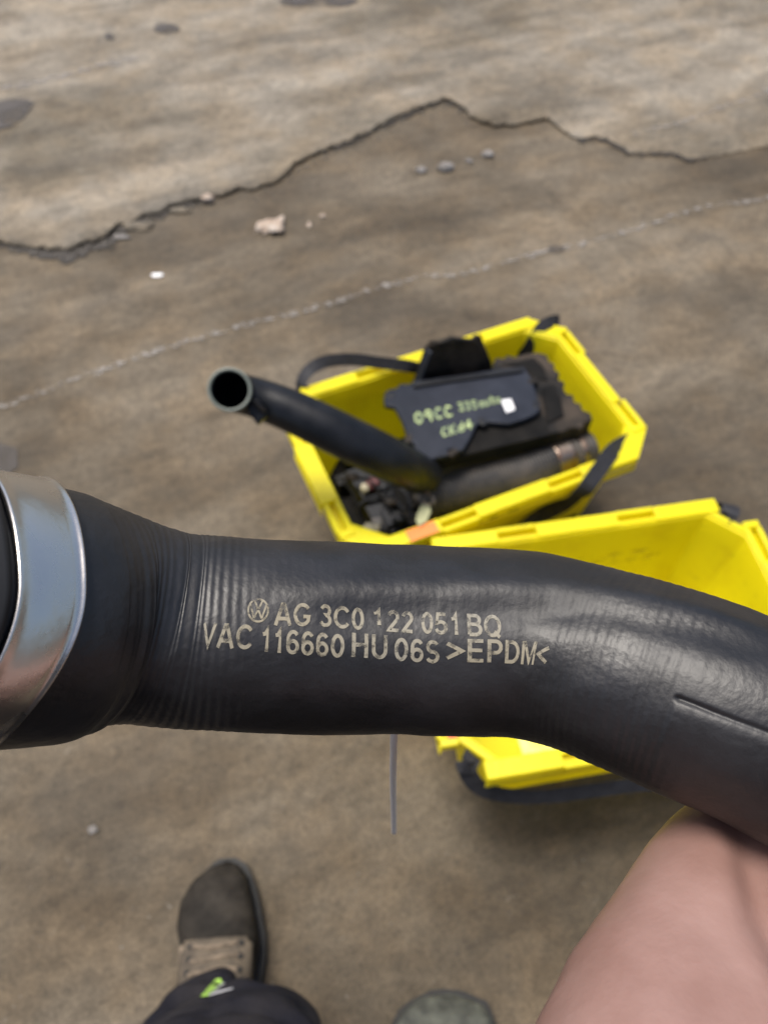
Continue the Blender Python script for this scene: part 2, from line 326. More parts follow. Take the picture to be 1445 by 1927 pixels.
M['shade_soil'] = worn_ink('shade_and_soil', .30, .50, (.016, .012, .009), (.035, .028, .020), 40)  # dark colour paints the shade below the slab edge, along with some dirt
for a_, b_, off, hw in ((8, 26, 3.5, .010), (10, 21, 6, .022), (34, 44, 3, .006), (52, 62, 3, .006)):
    tag(strip('edge_shade_dirt', [at(x, y + off) for x, y in dense(edge[a_ - 3:b_ - 3], 9, 1.5)], hw, .0032 + .0004 * a_ / 10, M['shade_soil'], jitter=.6), kind='structure')
def ground_bit(name, px, py, rpx, m, label, cat, seed, sz=(1, .8, .5), amp=.35, z0=0, freq=1.6):
    q = at(px, py); r = rpx * ((q - EYE).dot(FW)) / F
    o = blob(name, Vector((q.x, q.y, z0 + r * sz[2] * .6)), r, m, seed, sz, amp, freq=freq); tag(o, label, cat, 'loose stones and chips on the floor'); return o
def leaf():
    t = empty('dry_leaf', at(517, 428), label='crumpled pale tan dry leaf lying on the brown floor below the broken edge', cat='leaf')
    q = at(515, 430); random.seed(11); V = []; n = 40
    for a in range(n):
        ang = 2 * math.pi * a / n
        rr = .033 * (1 + .14 * math.cos(3 * ang + 2.6) + .55 * noise.noise(Vector((math.cos(ang) * 2.3, math.sin(ang) * 2.3, 4.2))))
        V.append((rr * math.cos(ang) * 1.15, rr * math.sin(ang)))
    pts = []; Fc = []
    for ring, k in enumerate((1, .66, .33)):
        for (x, y) in V:
            z = .010 + .016 * noise.noise(Vector((x * k * 45, y * k * 45, 1.3))) + .010 * (1 - k); pts.append(Vector((q.x + x * k, q.y + y * k, max(z, .001))))
    pts.append(Vector((q.x, q.y, .014)))
    for r in (0, 1):
        for i in range(n): Fc.append((r * n + i, r * n + (i + 1) % n, (r + 1) * n + (i + 1) % n, (r + 1) * n + i))
    for i in range(n): Fc.append((2 * n + i, 2 * n + (i + 1) % n, 3 * n))
    o = raw('leaf_blade', pts, Fc, M['scrap'], t); s = o.modifiers.new('s', 'SOLIDIFY'); s.thickness = .0012
    tube('stem', [(q.x - .03, q.y - .012, .006, .0012), (q.x - .045, q.y - .022, .005, .001), (q.x - .055, q.y - .02, .003, .0008)], M['scrap'], t, N=8, M=6)
leaf()
ground_bit('stone', 838, 318, 15, M['stone'], 'largest grey stone on the floor below the peak of the broken edge', 'stone', 1)
ground_bit('stone', 792, 322, 10, M['stone'], 'small pale stone just left of the largest grey stone', 'stone', 2)
ground_bit('stone', 882, 304, 7, M['stone'], 'small dark stone just right of the largest grey stone', 'stone', 3)
ground_bit('stone', 917, 293, 12, M['stone'], 'rough grey stone rightmost of the short row of stones', 'stone', 4)
ground_bit('concrete_chip', 392, 380, 12, M['scrap'], 'pale chip lying against the crumbled slab edge', 'chip', 5, z0=.008)
ground_bit('paper_scrap', 296, 518, 11, M['white'], 'tiny white scrap on bare floor between slab edge and line', 'scrap', 6, (1, .5, .15))
ground_bit('concrete_chip', 582, 424, 8, M['scrap'], 'small pale curved chip right of the dry leaf', 'chip', 8, (.5, 1, .4))
ground_bit('concrete_chip', 607, 407, 6, M['scrap'], 'tiny pale chip up and right of the dry leaf', 'chip', 9)
ground_bit('stone', 175, 1563, 9, M['stone'], 'small dark pebble on the floor above the boot', 'stone', 10)
ground_bit('concrete_flake', 262, 428, 22, M['slab'], 'broken concrete flake in the dark gap of the slab edge', 'flake', 12, (1.2, .5, .25), .5)
ground_bit('concrete_flake', 228, 447, 12, M['stone'], 'small grey flake at the left end of the dark gap in the slab edge', 'flake', 13, (1.3, .6, .3), .5)
ground_bit('concrete_flake', 338, 398, 16, M['slab'], 'concrete flake between the dark gap and the pale chip at the slab edge', 'flake', 14, (1.3, .5, .3), .5)
# loose grit nobody could count
bm = bmesh.new(); random.seed(5)
for k in range(900):
    px, py = random.uniform(-50, 1500), random.uniform(-20, 1950) if k % 3 else random.uniform(300, 560)
    q = at(px, py); z0 = .0
    ex = np.interp(px, [e[0] for e in edge], [e[1] for e in edge])
    if py < ex + 6: z0 = .014
    r = random.choice((.0008, .0011, .0014, .002)) * random.uniform(.7, 1.2)
    g = bmesh.ops.create_icosphere(bm, subdivisions=1, radius=r)
    for v in g['verts']: v.co = Vector((v.co.x * random.uniform(.7, 1.4), v.co.y, v.co.z * .6)) + Vector((q.x, q.y, z0 + r * .4))
for i, e in enumerate(edge[6:42]):     # crumbs along the broken edge
    for k in range(5):
        q = at(e[0] + random.uniform(-14, 14), e[1] + random.uniform(2, 16)); r = random.uniform(.0015, .005)
        g = bmesh.ops.create_icosphere(bm, subdivisions=1, radius=r)
        for v in g['verts']: v.co = v.co * random.uniform(.7, 1.2) + Vector((q.x, q.y, r * .4))
M['grit'] = mat('grit', (.10, .09, .075), .85, var=(.20, .18, .15), vscale=9)
tag(link('loose_grit', mesh_of(bm), M['grit'], smooth=False), 'loose pale grit scattered over the worn floor', 'grit', kind='stuff')
# ------------------------------------------------------------------ yellow crates
CA, CB, CH, CCH, FL = .291, .192, .30, .052, .024     # half length, half width, height, corner cut, flange
def octo(a, b, c): return [(-a + c, -b), (a - c, -b), (a, -b + c), (a, b - c), (a - c, b), (-a + c, b), (-a, b - c), (-a, -b + c)]
def box(bm, x0, x1, y0, y1, z0, z1):
    prism(bm, [Vector((x0, y0, z1)), Vector((x1, y0, z1)), Vector((x1, y1, z1)), Vector((x0, y1, z1))], Vector((0, 0, z0 - z1)))
def crate(loc, rz, label, narrow):
    t = empty('crate', loc, rz, label=label, cat='crate', group='yellow plastic crates on the floor')
    wa, wb = CA - FL, CB - FL; tk = .0035
    loops = []
    for (sa, z, ins) in ((.80, .0, 0), (.985, CH - .050, 0), (1.0, CH - .006, 0), (1.0, CH - .006, tk), (.985, CH - .050, tk), (.80, .006, tk + .001)):
        loops.append([Vector((x * 1, y * 1, z)) for x, y in octo(wa * sa - ins if sa > .9 else wa * .86 - ins, wb * sa - ins if sa > .9 else wb * .84 - ins, CCH * .95 * (sa if sa > .9 else .8))])
    V = [v for l in loops for v in l]; Fc = [tuple(range(8))[::-1], tuple(range(40, 48))]
    for r in range(5):
        for i in range(8): a = r * 8 + i; b = r * 8 + (i + 1) % 8; Fc.append((a, b, b + 8, a + 8))
    V = [t.matrix_world @ v for v in V]
    body = raw('tub', V, Fc, M['yellow'], t, False); bevel(body, .007, 3, 25)
    for p in body.data.polygons: p.use_smooth = True
    # rim: four rails, each a row of solid and slotted lengths, with a skirt hanging from its outer edge
    bm = bmesh.new(); zt = CH
    def rail(L, half, c, slots, turn, mid):
        # local: u along, v outward from the wall (0..FL)
        M4 = Matrix.Rotation(turn, 4, 'Z'); g = bmesh.new(); e = L - c
        cuts = sorted({-e, e, *[q for s in slots for q in (s[0], s[1])]})
        for u0, u1 in zip(cuts[:-1], cuts[1:]):
            um = (u0 + u1) / 2; sl_ = any(s[0] <= um <= s[1] for s in slots); ins = -.0015
            ext = mid if abs(um) < .06 else 0
            if sl_:
                box(g, u0, u1, -half - .0065 , -half + .001, zt - .018, zt - .001)                       # inner lip
                box(g, u0, u1, -half - FL - .002, -half - FL + .0060, zt - .020, zt - .0006)             # outer lip
                box(g, u0, u1, -half - FL + .0061, -half - .0066, zt - .020, zt - .0165)                  # slot floor
            else:
                box(g, u0 + .0002, u1 - .0002, -half - FL - ext, -half + .0015, zt - .016, zt + .0012)
            box(g, u0, u1, -half - FL - ext - .0012, -half - FL - ext + .0018, zt - .034, zt - .0205)
        for v in g.verts: v.co = M4 @ v.co
        me = mesh_of(g); bm.from_mesh(me); bpy.data.meshes.remove(me)
    ls = [(-.132, -.068), (.068, .132)]
    ss = [(-.128, -.066), (.066, .128)]
    rail(CA, wb, CCH, ls, 0, 0); rail(CA, wb, CCH, ls, math.pi, 0)
    rail(CB, wa, CCH, ss, math.pi / 2, -.006); rail(CB, wa, CCH, ss, -math.pi / 2, .006 if rz > R(15) else -.006)
    fix(bm)
    # thin curb across each cut corner
    o8 = octo(wa, wb, CCH * .95)
    ou = [(x, y) for x, y in octo(CA, CB, CCH)]
    for i in (1, 3, 5, 7):
        q = [Vector((*o8[i], zt - .0022)), Vector((*o8[(i + 1) % 8], zt - .0022)), Vector((*ou[(i + 1) % 8], zt - .0022)), Vector((*ou[i], zt - .0022))]
        if narrow: q[2] = q[1].lerp(q[2], .3); q[3] = q[0].lerp(q[3], .3)
        c = sum(q, Vector()) / 4; q[0] += (q[0] - c).normalized() * .002; q[1] += (q[1] - c).normalized() * .002
        prism(bm, q, Vector((0, 0, -.014)))
        if not narrow:
            prism(bm, [q[2] + Vector((0, 0, -.0142)), q[3] + Vector((0, 0, -.0142)), q[3].lerp(q[0], .1) + Vector((0, 0, -.0142)), q[2].lerp(q[1], .1) + Vector((0, 0, -.0142))], Vector((0, 0, -.018)))
    fix(bm); bm.transform(t.matrix_world); rim = link('rim', mesh_of(bm), M['yellow'], t, False); bevel(rim, .0014, 2, 40)
    return t
def ribbon(name, pts, wd, nrm, m, parent, N=70, th=.0022):
    """flat webbing; pts rows of x,y,z; nrm(t) gives the face normal"""
    S, Q = resample([(*p, 0) for p in pts], N); C = Q[:, :3]; T = np.gradient(C, axis=0); V = []; Fc = []
    for i in range(N):
        t_ = Vector(T[i]).normalized(); n = Vector(nrm(i / (N - 1))); n = (n - t_ * n.dot(t_)).normalized(); b = t_.cross(n)
        c = Vector(C[i])
        V += [c + b * wd + n * th * .5, c - b * wd + n * th * .5, c - b * wd - n * th * .5, c + b * wd - n * th * .5]
    for i in range(N - 1):
        for j in range(4): a = 4 * i + j; b2 = 4 * i + (j + 1) % 4; Fc.append((a, b2, b2 + 4, a + 4))
    Fc += [(3, 2, 1, 0), (4 * N - 4, 4 * N - 3, 4 * N - 2, 4 * N - 1)]
    o = raw(name, V, Fc, m, parent, False); return o

A1, A2 = R(23.5), R(9.37)
C1 = crate((.142, .901, 0), A1, 'yellow crate filled with black car parts, farther from the boots', False)
C2 = crate((.342, .507, 0), A2, 'nearly empty yellow crate half hidden behind the held black hose', True)
L1 = lambda x, y, z: C1.matrix_world @ Vector((x, y, z)); L2 = lambda x, y, z: C2.matrix_world @ Vector((x, y, z))
# straps
nz = lambda a, b: (lambda t: Vector(a).lerp(Vector(b), t))
D1 = Vector((math.cos(A1), math.sin(A1), 0)); N1 = Vector((-math.sin(A1), math.cos(A1), 0))
D2 = Vector((math.cos(A2), math.sin(A2), 0)); N2 = Vector((-math.sin(A2), math.cos(A2), 0))
ribbon('strap_handle', [at(1196,826,.285), at(1172,836,.296), at(1150,852,.312), at(1130,880,.312), at(1112,905,.308), at(1096,926,.290), at(1060,950,.232), at(1010,976,.190), at(930,1040,.16), at(850,1075,.17), at(790,1052,.24)], .0145, nz(Vector((.2, -.5, .8)), -N1 * .9 + Vector((0, 0, .7))), M['web'], C1)
ribbon('strap_handle', [at(610,742,.268), at(588,738,.285), at(566,728,.30), at(578,700,.318), at(610,681,.325), at(660,676,.325), at(720,683,.32), at(775,690,.312), at(800,702,.28), at(812,730,.22), at(850,735,.17), at(930,715,.16), at(984,668,.24), at(1004,638,.282), at(1020,614,.3045), at(1040,604,.304), at(1052,604,.285)], .0115, nz(Vector((-.5, -.55, .25)), Vector((0.1, -.75, .75))), M['web'], C1, N=110)
ribbon('strap_handle', [L2(-.245, -.148, .285), L2(-.262, -.170, .287), at(874,1432,.285), at(884,1462,.27), at(905,1484,.25), at(950,1497,.23), at(1010,1500,.215), at(1080,1493,.21), at(1160,1482,.215), at(1250,1470,.225), at(1340,1440,.25), L2(.262, -.172, .288), L2(.245, -.150, .285)], .013, nz(-N2 + Vector((-.4, 0, .7)), -N2 + Vector((0, 0, .5))), M['web'], C2, N=110)
ribbon('strap_handle', [L2(.246, .150, .285), L2(.258, .164, .296), L2(.268, .185, .285), L2(.262, .200, .255), L2(.20, .206, .215), L2(0, .208, .190), L2(-.19, .206, .215), L2(-.262, .188, .28), L2(-.245, .148, .285)], .014, nz(N2 + Vector((.5, 0, .9)), N2 + Vector((0, 0, .6))), M['web'], C2, N=100)
# stickers and marks
def sticker(name, t, x0, x1, y0, y1, z, m):
    bm = bmesh.new(); box(bm, x0, x1, y0, y1, z, z + .0008); fix(bm); bm.transform(t.matrix_world); return link(name, mesh_of(bm), m, t, False)
sticker('orange_sticker', C1, -.192, -.140, -CB + .001, -CB + FL - .001, CH + .0014, M['orange'])
sticker('red_sticker', C2, -CA + .012, -CA + .026, -.130, -.112, CH + .0016, M['red'])
bm = bmesh.new(); prism(bm, [at(x, y, .0085) for x, y in ((968, 1372), (1110, 1352), (1122, 1416), (985, 1424))], Vector((0, 0, -.0012))); fix(bm); link('floor_patch', mesh_of(bm), M['pale_patch'], C2, False)  # thin pale yellow patch lying on the crate floor
for k, (xx, wd) in enumerate(((-.150, .012), (-.118, .016), (-.086, .014), (-.055, .016), (-.022, .014), (.016, .017))):   # dark moulded letters tops under the near rail
    y = -(CB - FL) * .985 - .0035
    bm = bmesh.new(); box(bm, xx - wd / 2, xx + wd / 2, y - .001, y + .003, CH - .072, CH - .050); fix(bm); bm.transform(C1.matrix_world)
    link('printed_mark', mesh_of(bm), M['black'], C1, False)
def wall_scuff(t, x0, x1, z0, z1, rows=1):
    # faded marking on the inside of the far wall
    wb = CB - FL; y = lambda z: (wb * .84 + (wb * .985 - wb * .84) * (z / (CH - .05))) - .0035 - .0022
    V = [t.matrix_world @ Vector((x, y(z), z)) for x, z in ((x0, z0), (x1, z0), (x1, z1), (x0, z1))]
    raw('faded_marking', V, [(0, 1, 2, 3)], M['scuff'], t, False)
wall_scuff(C2, -.02, .16, .195, .225); wall_scuff(C1, -.215, -.165, .19, .225)
# ------------------------------------------------------------------ things in the first crate
def rows(L): return [(*atd(a, b, d), r) for a, b, d, r in L]
t = empty('intercooler_pipe', atd(780, 880, 1.2), label='long black pipe with round open end sticking out left of the full crate', cat='pipe')
PR = .0292
path = [(432, 733, 1.075, PR), (436, 735, 1.100, PR), (452, 740, 1.128, PR), (490, 751, 1.142, PR * 1.03), (545, 772, 1.147, PR * 1.09), (620, 808, 1.155, PR * 1.14), (700, 848, 1.180, PR * 1.18), (760, 878, 1.225, PR * 1.16), (800, 896, 1.30, PR * 1.05)]
tube('pipe_body', rows(path), M['plastic'], t, N=90, M=48, hollow=.003, ref=(0.1, .9, .4))
a = rows([(432, 733, 1.071, PR + .0012), (432.3, 733.2, 1.078, PR + .0012), (433, 733.5, 1.084, PR + .0008)])
tube('pipe_lip', a, M['pale_ring'], t, N=8, M=48, hollow=.0042, ref=(0.1, .9, .4))
bm = bmesh.new(); 
prism(bm, [atd(468, 748, 1.10), atd(487, 752, 1.10), atd(504, 780, 1.105), atd(484, 799, 1.105), atd(467, 776, 1.10)], FW * .016); fix(bm)
bevel(link('clip_tab', mesh_of(bm), M['plastic'], t, False), .002)
tube('clip_spring', rows([(470, 752, 1.10, .003), (486, 764, 1.098, .0032), (500, 776, 1.103, .003)]), M['dusty'], t, N=10, M=8)

# control-unit cover with handwriting
t = empty('engine_cover_box', at(880, 790, .2), label='slate black plastic cover with yellow-green handwriting and white label atop the crate', cat='engine cover')
Zc = .335
corn = [(738, 738), (985, 690), (1036, 812), (802, 866)]
dn = Vector((0, 0, -1))
bm = bmesh.new(); prism(bm, [at(x + 2, y + 4, Zc - .012) for x, y in corn[:3]] + [at(1030, 822, Zc - .018), at(806, 872, Zc - .014)], dn * .028); fix(bm)
bevel(link('housing', mesh_of(bm), M['black'], t, False), .004, 2)
out = [(728,734),(748,729),(752,722),(772,722),(778,716),(860,706),(930,695),(985,689),(1000,712),(1010,742),(1016,772),(1004,781),(985,789),(958,797),(930,795),(906,791),(895,803),(886,822),(872,846),(858,850),(854,843),(842,845),(845,856),(818,862),(797,866),(785,858),(778,846),(782,838),(774,830),(764,826),(764,812),(756,790),(742,765),(724,762),(722,748)]
bm = bmesh.new(); prism(bm, [at(x, y, Zc) for x, y in out], dn * .010); fix(bm)
bevel(link('lid', mesh_of(bm), M['panel'], t, False), .002, 2)
bm = bmesh.new(); prism(bm, [at(x, y, Zc + .006) for x, y in ((776,719),(984,690),(986,697),(778,727))], dn * .0065); fix(bm); bevel(link('raised_ridge', mesh_of(bm), M['plastic'], t, False), .0018)
bm = bmesh.new(); prism(bm, [at(x, y, Zc + .0012) for x, y in ((943,753),(961,750),(969,770),(953,776))], dn * .0009); fix(bm); link('white_label', mesh_of(bm), M['white'], t, False)
G = {'0': [[(.5,1),(.1,.8),(.05,.3),(.4,0),(.8,.2),(.85,.75),(.5,1)]], '9': [[(.8,.6),(.4,.45),(.1,.7),(.4,1),(.8,.9),(.8,.5),(.7,0)]], 'C': [[(.85,.9),(.4,1),(.1,.5),(.35,.05),(.85,.1)]],
     '5': [[(.8,1),(.2,1),(.15,.6),(.6,.6),(.8,.3),(.5,0),(.1,.1)]], '3': [[(.1,.95),(.6,1),(.7,.75),(.35,.55),(.8,.35),(.6,0),(.1,.1)]],
     'T': [[(.0,1),(1,1)],[(.5,1),(.5,0)]], 'E': [[(.85,1),(.1,1),(.1,0),(.85,0)],[(.1,.5),(.7,.5)]], 'a': [[(.8,.6),(.3,.6),(.1,.3),(.3,0),(.8,.2),(.8,.6),(.9,0)]], 'u': [[(.1,.6),(.15,.1),(.5,0),(.8,.2),(.8,.6),(.85,0)]],
     't': [[(.45,.95),(.45,.1),(.8,0)],[(.1,.65),(.85,.65)]], 'o': [[(.5,.6),(.1,.4),(.3,0),(.7,0),(.9,.4),(.5,.6)]], 'K': [[(.1,1),(.1,0)],[(.8,1),(.1,.45),(.85,0)]], 'd': [[(.8,1),(.8,0),(.3,0),(.1,.3),(.4,.6),(.8,.5)]], '4': [[(.6,0),(.6,1),(.05,.35),(.95,.35)]], ' ': []}
def strokes2d(text, w=.8, thick=.09):
    """quads in 2-D for a hand written text, cell height 1"""
    Q = []; x = 0
    for ch in text:
        for pl in G[ch]:
            for (a, b) in zip(pl[:-1], pl[1:]):
                ax, ay, bx, by = x + a[0] * w, a[1], x + b[0] * w, b[1]; l = math.hypot(bx - ax, by - ay); dx, dy = (bx - ax) / l * thick, (by - ay) / l * thick
                Q.append([(ax - dx - dy, ay - dy + dx), (ax - dx + dy, ay - dy - dx), (bx + dx + dy, by + dy - dx), (bx + dx - dy, by + dy + dx)])
        x += w * 1.25
    return Q, x
def handwrite(name, text, p0, p1, up, z, m, parent):
    """from pixel anchors p0 -> p1 (baseline) with glyph height vector up (pixels)"""
    Q, wd = strokes2d(text); V = []; Fc = []
    for k, q in enumerate(Q):
        for (x, y) in q:
            u = x / wd; V.append(at(p0[0] + (p1[0] - p0[0]) * u + up[0] * y, p0[1] + (p1[1] - p0[1]) * u + up[1] * y, z + k * .00001))
        Fc.append(tuple(range(4 * k, 4 * k + 4)))
    o = raw(name, V, Fc, m, parent, False); return o
handwrite('handwriting', '09CC', (783, 797), (856, 781), (-4, -19), Zc + .0006, M['ink'], t)
handwrite('handwriting', '335', (865, 773), (902, 767), (-4, -14), Zc + .0006, M['ink'], t)
handwrite('handwriting', 'auto', (903, 766), (944, 755), (-4, -14), Zc + .0006, M['ink'], t)
handwrite('handwriting', 'CKd4', (832, 822), (893, 803), (-3, -15), Zc + .0006, M['ink'], t)

for k, (x, y) in enumerate(((733, 742), (768, 824), (782, 862), (852, 850), (908, 792), (1003, 716), (1010, 760))):
    bm = bmesh.new(); q = at(x, y, Zc + .001); a = k * 1.3; u = Vector((math.cos(a), math.sin(a), 0)) * .009; v = Vector((-math.sin(a), math.cos(a), 0)) * .006
    prism(bm, [q - u - v, q + u - v, q + u + v, q - u + v], dn * .012); fix(bm); bevel(link('clip', mesh_of(bm), M['dusty'] if k % 2 else M['plastic'], t, False), .002)
# battery tray: box on the right and the tall flap behind
t = empty('battery_tray', at(980, 720, .2), label='dirty black battery tray with a tall upright flap, wedged behind the written cover', cat='battery tray')
bm = bmesh.new()
poly = [(925,690),(932,672),(950,673),(953,666),(968,671),(990,664),(1012,662),(1030,667),(1034,680),(1044,682),(1043,694),(1054,700),(1050,712),(1064,718),(1060,730),(1068,741),(1078,740),(1082,756),(1094,758),(1096,770),(1112,776),(1116,788),(1100,796),(1096,806),(1078,803),(1060,812),(1022,818),(1000,770)]
prism(bm, [at(x, y, .318) for x, y in poly], dn * .075); fix(bm); o = bevel(link('tray', mesh_of(bm), M['dusty'], t, False), .004, 2)
bm = bmesh.new(); prism(bm, [at(x, y, .3205) for x, y in ((940,684),(1005,671),(1024,690),(1032,716),(1008,712),(985,691))], dn * .006); prism(bm, [at(x, y, .322) for x, y in ((1018,730),(1042,722),(1056,748),(1062,782),(1030,795))], dn * .006); fix(bm); bevel(link('raised_pad', mesh_of(bm), M['black'], t, False), .003)
def upright(name, quad_px, z0, z1, thick, m, parent):
    """front face given by bottom pixels at z0 and top pixels at z1"""
    (a, b), (c, d) = quad_px
    P = [at(*a, z0), at(*b, z0)] + [at(*q, z1) for q in d_list(c, d)]
    return P
P = [at(778, 722, .315), at(926, 698, .315), at(926, 684, .33), at(917, 662, .36), at(905, 632, .395), at(893, 631, .396), at(888, 638, .392), at(862, 637, .398), at(850, 634, .40), at(828, 643, .396), at(812, 641, .398), at(800, 655, .388)]
bm = bmesh.new(); nn = (P[1] - P[0]).cross(P[5] - P[0]).normalized(); 
if nn.dot(FW) < 0: nn = -nn
prism(bm, P, nn * .006); fix(bm); o = bevel(link('flap', mesh_of(bm), M['dusty'], t, False), .002)
bm = bmesh.new(); prism(bm, [P[0] - nn * .002, P[0] - nn * .012 + Vector((.006, 0, .003)), P[-1] - nn * .012 + Vector((.006, 0, -.003)), P[-1] - nn * .002], Vector((.004, .001, 0))); fix(bm); link('flap_edge', mesh_of(bm), M['panel'], t, False)

# corrugated hose with clamp
t = empty('corrugated_hose', at(960, 890, .15), label='old ribbed black hose with worn steel clamp under the written cover', cat='hose')
rib = lambda s, a: .0009 * math.sin(2 * math.pi * s / .0062) * (1 if s > .02 else s / .02)
az = lambda L: [(*at(x, y, z), r) for x, y, z, r in L]
tube('ribbed_hose', az([(792, 958, .225, .026), (828, 934, .232, .036), (870, 918, .236, .041), (930, 905, .240, .042), (990, 889, .244, .041), (1040, 868, .247, .039), (1080, 855, .25, .0365), (1112, 848, .25, .0355)]), M['hose_old'], t, N=420, M=40, disp=rib)
tube('hose_clamp', az([(1036, 870, .247, .0412), (1056, 863, .248, .0402), (1070, 858, .249, .0392)]), M['steel'], t, N=10, M=40, hollow=.0015)
tube('hose_clamp', az([(1084, 854, .25, .0385), (1092, 852, .25, .0382)]), M['steel'], t, N=6, M=40, hollow=.0015)
bm = bmesh.new(); prism(bm, [at(x, y, .27) for x, y in ((1040,834),(1062,826),(1112,846),(1106,860),(1070,852))], dn * .008); fix(bm); bevel(link('clamp_screw', mesh_of(bm), M['steel'], t, False), .003)

# lower left of the crate
t = empty('relay_box', at(720, 960, .1), label='black relay box with white and maroon plugs in the near-left corner of the full crate', cat='relay box')
bm = bmesh.new(); prism(bm, [at(x, y, .205) for x, y in ((648,884),(690,872),(735,900),(745,935),(690,945),(672,925))], dn * .05); fix(bm); bevel(link('fuse_cover', mesh_of(bm), M['plastic'], t, False), .004)
bm = bmesh.new(); prism(bm, [at(x, y, .222) for x, y in ((684,952),(742,938),(766,985),(760,1000),(716,1008))], dn * .06); fix(bm); bevel(link('relay_body', mesh_of(bm), M['plastic'], t, False), .003)
bm = bmesh.new(); prism(bm, [at(x, y, .230) for x, y in ((715,960),(736,952),(752,984),(728,992))], dn * .01); fix(bm); bevel(link('relay_lid', mesh_of(bm), M['plastic'], t, False), .002)
blob('white_plug', at(686, 919, .225), .0095, M['cream'], 3, (.8, 1, .9), .2, parent=t)
blob('maroon_plug', at(702, 912, .218), .014, M['pink'], 4, (1, .8, .8), .5, freq=3, parent=t)
blob('cream_plug', at(697, 998, .235), .016, M['cream'], 5, (1.2, .7, .6), .6, freq=3, parent=t)
blob('grey_plug', at(709, 983, .236), .009, M['stone'], 6, (1, 1, .6), .4, parent=t)
random.seed(31)
for k, pts in enumerate((((652, 905), (690, 900), (712, 925), (735, 960)), ((668, 960), (690, 940), (730, 930), (760, 960)), ((640, 900), (665, 930), (680, 975), (712, 1000)), ((700, 890), (730, 905), (765, 930), (775, 975)), ((745, 1000), (765, 985), (780, 1000), (770, 1010)))):
    tube('wire', [(*at(x, y, .235 + random.uniform(-.01, .012)), .0028) for x, y in pts], M['plastic'] if k % 2 else M['black'], t, N=24, M=8)
for k, (x, y) in enumerate(((662, 898), (722, 918), (735, 945), (752, 978), (722, 1003))):
    blob('connector', at(x, y, .235), .010, M['plastic'] if k % 2 else M['dusty'], k + 30, (1.3, .8, .7), .5, freq=2.4, parent=t)
t = empty('lower_tray', at(740, 930, .05), label='dark plastic tray at the bottom of the full crate beneath the other parts', cat='tray')
bm = bmesh.new()
lo = octo((CA - FL) * .90, (CB - FL) * .90, .05); 
prism(bm, [C1.matrix_world @ Vector((x, y, .115)) for x, y in lo], dn * .06); fix(bm)
o = bevel(link('tray_floor', mesh_of(bm), M['black'], t, False), .004)
random.seed(21)
for k in range(26):       # ribs and wells moulded in the tray
    x, y = random.uniform(-.22, .2), random.uniform(-.13, .12); a = random.uniform(.012, .035); b = random.uniform(.008, .02); h = random.uniform(.01, .05)
    bm = bmesh.new(); box(bm, x - a, x + a, y - b, y + b, .1155, .1155 + h); fix(bm); bm.transform(C1.matrix_world); bevel(link('tray_rib', mesh_of(bm), M['plastic'] if k % 4 == 0 else M['black'], t, False), .002)
t = empty('key_tag', at(798, 960, .2), label='pale yellow plastic tag on a bent metal link beside the pipe', cat='tag')
bm = bmesh.new(); prism(bm, [at(x, y, 0.307) for x, y in ((793,950),(808,948),(811,962),(803,980),(788,990),(782,978),(785,965))], dn * .003); fix(bm); bevel(link('tag_plate', mesh_of(bm), M['tagc'], t, False), .001)
tube('metal_link', [(*at(x, y, z), .0018) for x, y, z in ((775, 914, 0.307), (785, 912, 0.313), (797, 914, 0.315), (806, 922, 0.313), (800, 930, 0.310))], M['steel'], t, N=20, M=8)
tube('metal_link', [(*at(x, y, z), .0013) for x, y, z in ((798, 928, 0.311), (796, 945, 0.313), (804, 950, 0.313), (817, 944, 0.312), (812, 934, 0.312), (799, 928, 0.311))], M['steel'], t, N=30, M=8)
bm = bmesh.new(); prism(bm, [at(x, y, 0.317) for x, y in ((788,868),(812,872),(806,904),(798,918),(776,916),(778,900))], dn * .02); fix(bm); bevel(link('rubber_strap', mesh_of(bm), M['plastic'], t, False), .002)
t = empty('wiring_plug', at(860, 980, .2), label='small black plug with short cream wire in front of the ribbed hose', cat='plug')
tube('wire', [(*at(x, y, z), .0022) for x, y, z in ((835, 950, .22), (860, 947, .225), (880, 960, .225), (890, 975, .22))], M['cream'], t, N=20, M=8)
bm = bmesh.new(); prism(bm, [at(x, y, .22) for x, y in ((828,962),(852,955),(862,985),(836,998))], dn * .03); fix(bm); bevel(link('plug_body', mesh_of(bm), M['plastic'], t, False), .003)
# ------------------------------------------------------------------ the held hose
ST = [(-900,1240,.150,.0405),(-600,1200,.172,.0405),(-330,1168,.196,.0385),(-180,1158,.206,.0385),(-60,1152,.216,.0383),(20,1153,.2245,.0380),(80,1155,.231,.0377),(120,1157,.236,.0372),(160,1159,.241,.0358),(210,1163,.247,.0340),(265,1172,.252,.0325),(320,1182,.256,.0321),(400,1190,.260,.0325),(600,1198,.267,.0326),(800,1203,.2725,.0327),(1000,1213,.272,.0328),(1200,1272,.258,.0328),(1330,1322,.249,.0326),(1445,1372,.243,.0325),(1600,1450,.236,.0325),(1780,1550,.232,.0325),(1950,1680,.232,.0325),(2050,1800,.235,.0325)]
HN, HM = 1400, 420
HS, HQ = resample(rows(ST), HN)
HT = np.gradient(HQ[:, :3], axis=0); HT /= np.linalg.norm(HT, axis=1)[:, None]
back = -np.array(FW)
HNn = back - HT * (HT @ back)[:, None]; HNn /= np.linalg.norm(HNn, axis=1)[:, None]
HU = np.cross(HNn, HT)                                            # image-up side
if (HU @ np.array(UP)).mean() < 0: HU = -HU
HPX = np.array([proj(Vector(p))[0] for p in HQ[:, :3]])
s_of = lambda px: float(np.interp(px, HPX, HS))
ss = lambda a, b, x: (lambda t: t * t * (3 - 2 * t))(np.clip((x - a) / (b - a), 0, 1))
